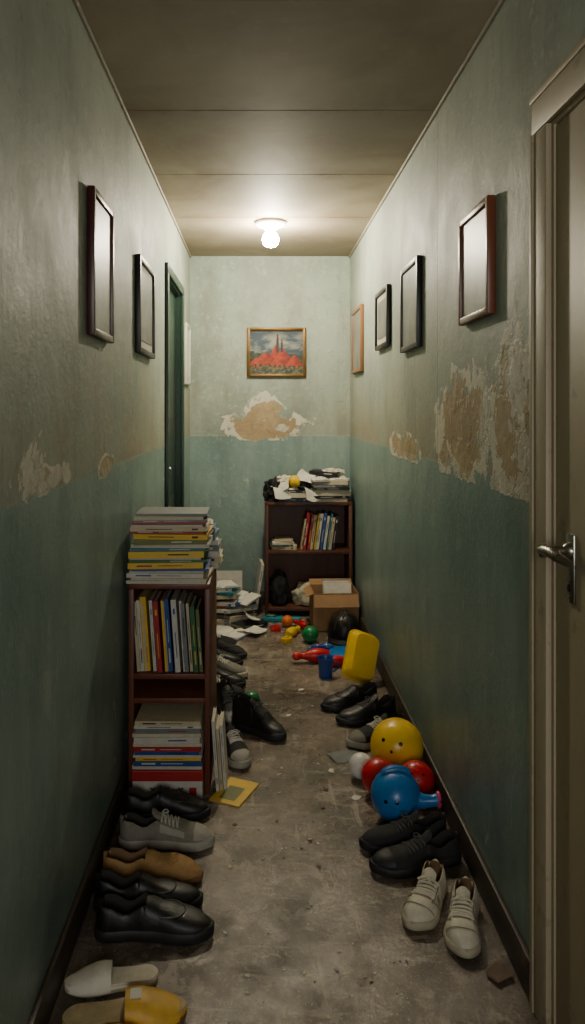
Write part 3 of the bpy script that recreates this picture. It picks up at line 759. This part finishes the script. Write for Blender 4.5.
def slide(name,loc,deg,ys,fo,so,S=1.,lab=True):
    b=MB(); L,W=.27,.045; N=30
    tt=[.5-.5*math.cos(PI*i/N) for i in range(N+1)]
    def w(t):
        q=itp([(0,.78),(.35,.76),(.7,1),(1,.8)],t)*W
        if t<.13: q*=math.sqrt(max(0,1-((.13-t)/.13)**2))
        if t>.74: q*=math.sqrt(max(0,1-((t-.74)/.26)**2.2))
        return q
    for mat,z0,z1,g in ((so,0,.010,0),(ys,.010,.018,0),(fo,.018,.023,-.004)):
        o=[(L*t,max(.0005,w(t)+g)) for t in tt]+[(L*t,-max(.0005,w(t)+g)) for t in tt[-2:0:-1]]; n=len(o)
        vs=[(x,y,z0) for x,y in o]+[(x,y,z1) for x,y in o]
        b.add(vs,[tuple(range(n))[::-1],tuple(range(n,2*n))]+[(i,(i+1)%n,n+(i+1)%n,n+i) for i in range(n)],mat)
    na=16; vs=[];Sx=[.50+.44*i/8 for i in range(9)]
    for off in (0,-.004):
        for t in Sx:
            for j in range(na+1):
                a=PI*j/na; ww=w(t)+.004+off; hh=.050-.10*max(0,t-.62)+off
                vs.append((L*t,ww*math.copysign(abs(math.cos(a))**.7,math.cos(a)),.006+hh*math.sin(a)**.8))
    m=len(Sx); k=m*(na+1); fs=[(i*(na+1)+j,i*(na+1)+j+1,(i+1)*(na+1)+j+1,(i+1)*(na+1)+j) for i in range(m-1) for j in range(na)]
    fs+=[tuple(k+q for q in f[::-1]) for f in fs[:]]
    fs+=[(j,j+1,k+j+1,k+j) for j in range(na)]+[((m-1)*(na+1)+j,(m-1)*(na+1)+j+1,k+(m-1)*(na+1)+j+1,k+(m-1)*(na+1)+j) for j in range(na)]
    b.add(vs,fs,ys)
    if lab: b.box(L*.54,L*.63,-.014,.014,.0545,.0572,mWhite)
    b.v=[((x-L/2)*S,y*S,z*S) for x,y,z in b.v]
    b.obj(name,loc=(*loc,.0005),rot=(0,0,math.radians(deg)))
ys_=M('slide_strap_mustard',(206,160,52),.5); fb_=M('footbed_cream',(176,156,116),.8); 
slide('slide_sandal',(-.295,1.632),8,ys_,fb_,mTanS); slide('slide_sandal',(-.325,1.530),4,ys_,fb_,mTanS)
slide('white_slipper',(-.345,1.735),188,mClW,M('footbed_white',(196,188,168),.8),mWhS,.80,False)

# ------------------------------------------------------------ toys
def face_ball(name,r,mat,loc,eyes=True,look=(-.35,-1,.25)):
    b=MB(); b.sph(r,mat,n=40)
    if eyes:
        f=Vector(look).normalized()
        s_=f.cross(Vector((0,0,1))).normalized(); u=s_.cross(f)
        for (a,c,q) in ((-.42,.22,.075),(.30,.25,.075),(-.08,-.12,.06)):
            d=(f+s_*a+u*c).normalized()
            X=Matrix.Translation(d*r*.985)@d.to_track_quat('Z','Y').to_matrix().to_4x4()
            b.lathe([(.0001,r*.02),(r*q*.7,r*.019),(r*q,r*.008),(r*q,-.002)],pK,X,16)
    b.tube([(r*1.003*math.cos(2*PI*i/48),0,r*1.003*math.sin(2*PI*i/48)) for i in range(48)],r*.008,mat,n=5,closed=True)
    return b.obj(name,loc=loc,drop=True)
face_ball('yellow_toy_ball',.097,pY,(.511,2.745,.0005),look=(-.5,-1,.35))
face_ball('red_toy_ball',.062,pR,(.545,2.565,.0005),look=(-.2,-1,.6))
face_ball('red_toy_ball',.062,pR,(.42,2.585,.0005),False)
face_ball('white_toy_ball',.045,pW,(.372,2.70,.0005),False)
def whale():
    b=MB(); r=.082
    b.sph(r,pB,T(0,0,r),n=36)
    b.tube([(.05,-.02,r),(.085,-.03,r*.95),(.115,-.035,r*1.0),(.13,-.036,r*1.05)],[.03,.022,.018,.02],pB,n=14)
    b.tube([(.131,-.036+.02*math.cos(2*PI*i/16),r*1.05+.02*math.sin(2*PI*i/16)) for i in range(16)],.006,pPk,n=8,closed=True)
    b.tube([(-.045*math.cos(PI*i/10),0,2*r-.012+.024*math.sin(PI*i/10)) for i in range(11)],.006,pB,n=8)
    for a,c in ((-.30,.2),(.22,.2)):
        d=Vector((-.35+a,-1,c)).normalized()
        X=T(0,0,r)@Matrix.Translation(d*r*.98)@d.to_track_quat('Z','Y').to_matrix().to_4x4()
        b.lathe([(.0001,.003),(.006,.002),(.007,-.002)],pK,X,14)
    b.obj('blue_watering_can_toy',loc=(.448,2.425,.0005))
whale()
def bucket():
    b=MB()
    def ring(w,d,z,r,seg=6):
        k=[]
        for (cx,cy,a0) in ((w/2-r,d/2-r,0),(-w/2+r,d/2-r,PI/2),(-w/2+r,-d/2+r,PI),(w/2-r,-d/2+r,1.5*PI)):
            for i in range(seg+1):
                a=a0+PI/2*i/seg; k.append((cx+r*math.cos(a),cy+r*math.sin(a),z))
        return k
    L=[ring(.10,.17,0,.02),ring(.125,.20,.002,.03),ring(.132,.208,.008,.034),ring(.150,.226,.055,.036),ring(.166,.242,.057,.038),ring(.166,.242,.063,.038),ring(.146,.222,.063,.034),ring(.126,.20,.012,.03),ring(.02,.02,.010,.009)]
    n=len(L[0]); vs=sum(L,[]); fs=[tuple(range(n))[::-1]]
    for j in range(len(L)-1):
        for i in range(n): fs.append((j*n+i,j*n+(i+1)%n,(j+1)*n+(i+1)%n,(j+1)*n+i))
    fs.append(tuple((len(L)-1)*n+i for i in range(n)))
    b.add(vs,fs,pY)
    b.obj('yellow_toy_tub',loc=(.520,3.60,.0005),rot=(math.radians(-112),math.radians(22),math.radians(14)),drop=True)
bucket()
b=MB(); b.lathe([(.001,.0),(.032,0),(.034,.004),(.038,.095),(.041,.1),(.038,.1),(.035,.095),(.030,.008),(.001,.008)],pBd)
b.tube([(.037,0,.08),(.06,0,.075),(.062,0,.045),(.038,0,.025)],.005,pBd); b.obj('blue_cup',loc=(.335,3.72,.0005))
def pin(name,mat,loc,rz,L=.2):
    b=MB(); s=L/.2
    pf=[(.0001,0),(.022,.001),(.026,.006),(.036,.045),(.038,.07),(.032,.10),(.018,.135),(.015,.15),(.02,.168),(.022,.18),(.016,.194),(.0001,.2)]
    b.lathe([(r*s,z*s) for r,z in pf],mat,R(90,'Y')@T(0,0,-L/2))
    b.obj(name,loc=loc,rot=(0,0,math.radians(rz)),drop=True)
pin('red_skittle',pR,(.275,3.93,.0005),188); pin('red_skittle',pR,(.43,3.88,.0005),15,.15)
pin('yellow_skittle',pY,(.205,4.40,.0005),60,.15); pin('red_skittle',pR,(.255,4.56,.0005),120,.13); pin('blue_skittle',pBd,(.355,4.12,.0005),170,.12)
b=MB(); b.lathe([(.0001,.006),(.07,.006),(.088,.001),(.094,.004),(.09,.016),(.07,.026),(.0001,.028)],pB); b.obj('blue_frisbee',loc=(.47,4.06,.0005))
face_ball('green_toy_ball',.048,pG,(.295,4.27,.0005),False)
face_ball('green_toy_ball',.04,pG,(-.035,3.32,.0005),True)
face_ball('orange_toy_ball',.035,M('plastic_orange',(220,110,30),.3,.06,12,.03),(.175,4.58,.0005),False)
b=MB(); b.rbox(.25,.05,.03,pT,.014); b.rbox(.06,.035,.012,mGrn,.008,T(-.07,0,.0305)); b.obj('teal_pencil_case',loc=(.145,4.695,.0005),rot=(0,0,math.radians(-5)))
def brick(mat,loc,rz):
    b=MB(); b.box(-.03,.03,-.02,.02,0,.028,mat,bev=.002)
    for x in(-.018,0,.018):
        for y in (-.009,.009): b.lathe([(.006,.028),(.006,.033),(.0001,.033)],mat,T(x,y,0),12)
    b.obj('toy_brick',loc=(*loc,.0005),rot=(0,0,math.radians(rz)))
for m_,l,a in ((pG,(.29,4.40),20),(pY,(.16,4.27),50),(pB,(.30,4.07),-30),(pR,(.10,4.49),10)): brick(m_,l,a)
def helmet():
    b=MB(); r=.095
    pf=[(r*1.0,0),(r*1.05,.02),(r*1.04,.05),(r*.92,.095),(r*.68,.132),(r*.35,.152),(.0001,.158)]
    b.lathe(pf,pK,T(0,0,.02)); b.lathe([(r*1.0,0.02),(r*.93,.022),(r*.9,.06),(.0001,.13)],mLin)
    vs=[];n=16
    for k,(rr,z) in enumerate(((r*1.02,.035),(r*1.45,.02),(r*1.43,.013),(r*1.02,.026))):
        for i in range(n+1):
            a=PI*1.18+PI*.64*i/n; e_=math.sin(PI*i/n)**.5*.3+.7
            vs.append((rr*e_*math.cos(a) if k in (1,2) else rr*math.cos(a),rr*e_*math.sin(a) if k in(1,2) else rr*math.sin(a),z+.01))
    fs=[(j*(n+1)+i,j*(n+1)+i+1,((j+1)%4)*(n+1)+i+1,((j+1)%4)*(n+1)+i) for j in range(4) for i in range(n)]
    b.add(vs,fs,pK)
    for a in (-30,0,30): b.tube([T(0,0,.022)@R(a,'Z')@Vector((0,-r*1.0*math.cos(q),.04+.115*math.sin(q))) for q in [PI*.08+PI*.84*i/12 for i in range(13)]],.006,mLin,n=6)
    b.obj('black_helmet',loc=(.50,4.33,.0005),rot=(0,0,math.radians(-15)),drop=True)
helmet()

# ------------------------------------------------------------ floor litter
b=MB(); book(b,.17,.115,.005,mYel,T(0,-.06,0),None); b.box(-.06,.03,-.03,.03,.005,.0054,mOli)
b.obj('yellow_booklet',loc=(-.088,2.60,.0005),rot=(0,0,math.radians(66)),smooth=False)
b=MB(); sheet(b,.12,.09,mGrey,T(),.004,7); b.obj('magazine_page',loc=(.335,2.87,.0005),rot=(0,0,.4),drop=True)
def scrap(b,loc,s,mat,rnd):
    n=rnd.choice((5,6,8)); a0=rnd.uniform(0,6); st=rnd.uniform(.4,1)
    pts=[]
    for i in range(n):
        q=s*rnd.uniform(.5,1); a=2*PI*i/n; x,y=q*math.cos(a),q*math.sin(a)*st
        pts.append((x*math.cos(a0)-y*math.sin(a0),x*math.sin(a0)+y*math.cos(a0)))
    c=[rnd.uniform(0,s*.25) for _ in pts]
    vs=[(loc[0]+x,loc[1]+y,.0003+q) for (x,y),q in zip(pts,c)]+[(loc[0]+x,loc[1]+y,.0016+q) for (x,y),q in zip(pts,c)]
    b.add(vs,[tuple(range(n))[::-1],tuple(range(n,2*n))]+[(i,(i+1)%n,n+(i+1)%n,n+i) for i in range(n)],mat)
rnd=random.Random(77)
for loc,s,mt,nm in (((.235,2.62),.02,mLit,'cardboard_scrap'),((.335,2.56),.026,mPap,'paper_scrap'),((.568,1.765),.055,mLit,'cardboard_scrap'),((.27,2.75),.018,mPap,'paper_scrap'),((.13,3.25),.02,mPap,'paper_scrap'),((.20,3.55),.022,mPap,'paper_scrap')):
    b=MB(); scrap(b,(0,0),s,mt,rnd); b.obj(nm,loc=(*loc,.0003),smooth=False,drop=True)
b=MB()
for i in range(230):
    x=rnd.uniform(-.10,.26); y=1.55+2.9*rnd.random()**1.2
    if y<1.85: x=rnd.uniform(-.08,.40)
    if x<-.03 and y>2.45: continue
    if y>2.85 and x<.16: x=rnd.uniform(.15,.25)
    if y>3.8: x=rnd.uniform(-.02,.12)
    scrap(b,(x,y),rnd.choice((.002,.002,.003,.003,.004,.005,.007,.010)),rnd.choice((mCream,mGrey,mLit,mPap,mPap,mCream)),rnd)
b.obj('plaster_debris',smooth=False,loc=(0,0,.0002),drop=True)

# ------------------------------------------------------------ light
w=bpy.data.worlds.new('World'); scene.world=w; w.use_nodes=True
w.node_tree.nodes['Background'].inputs[0].default_value=(.70,.74,.80,1); w.node_tree.nodes['Background'].inputs[1].default_value=.5
l=bpy.data.lights.new('rear_fill_light','AREA'); l.shape='RECTANGLE'; l.size=.8; l.size_y=1.15; l.energy=24; l.color=(1.0,.98,.95)  # added fill lamp behind the camera, brightens the near end of the corridor
o=bpy.data.objects.new('rear_fill_light',l); COL.objects.link(o); o.location=(.075,YF-.1,1.5); o.rotation_euler=(math.radians(80),0,0)

# ------------------------------------------------------------ camera
cd=bpy.data.cameras.new('camera'); cam=bpy.data.objects.new('camera',cd); COL.objects.link(cam)
cd.sensor_fit='VERTICAL'; cd.sensor_height=36; cd.sensor_width=36; cd.lens=740/1024*36
cam.location=(0,0,CH); cam.rotation_euler=(PI/2,0,0)
cd.shift_x=33.5/1024; cd.shift_y=-103/1024; cd.clip_start=.02
scene.camera=cam
scene.view_settings.view_transform='AgX'
scene.view_settings.exposure=.42
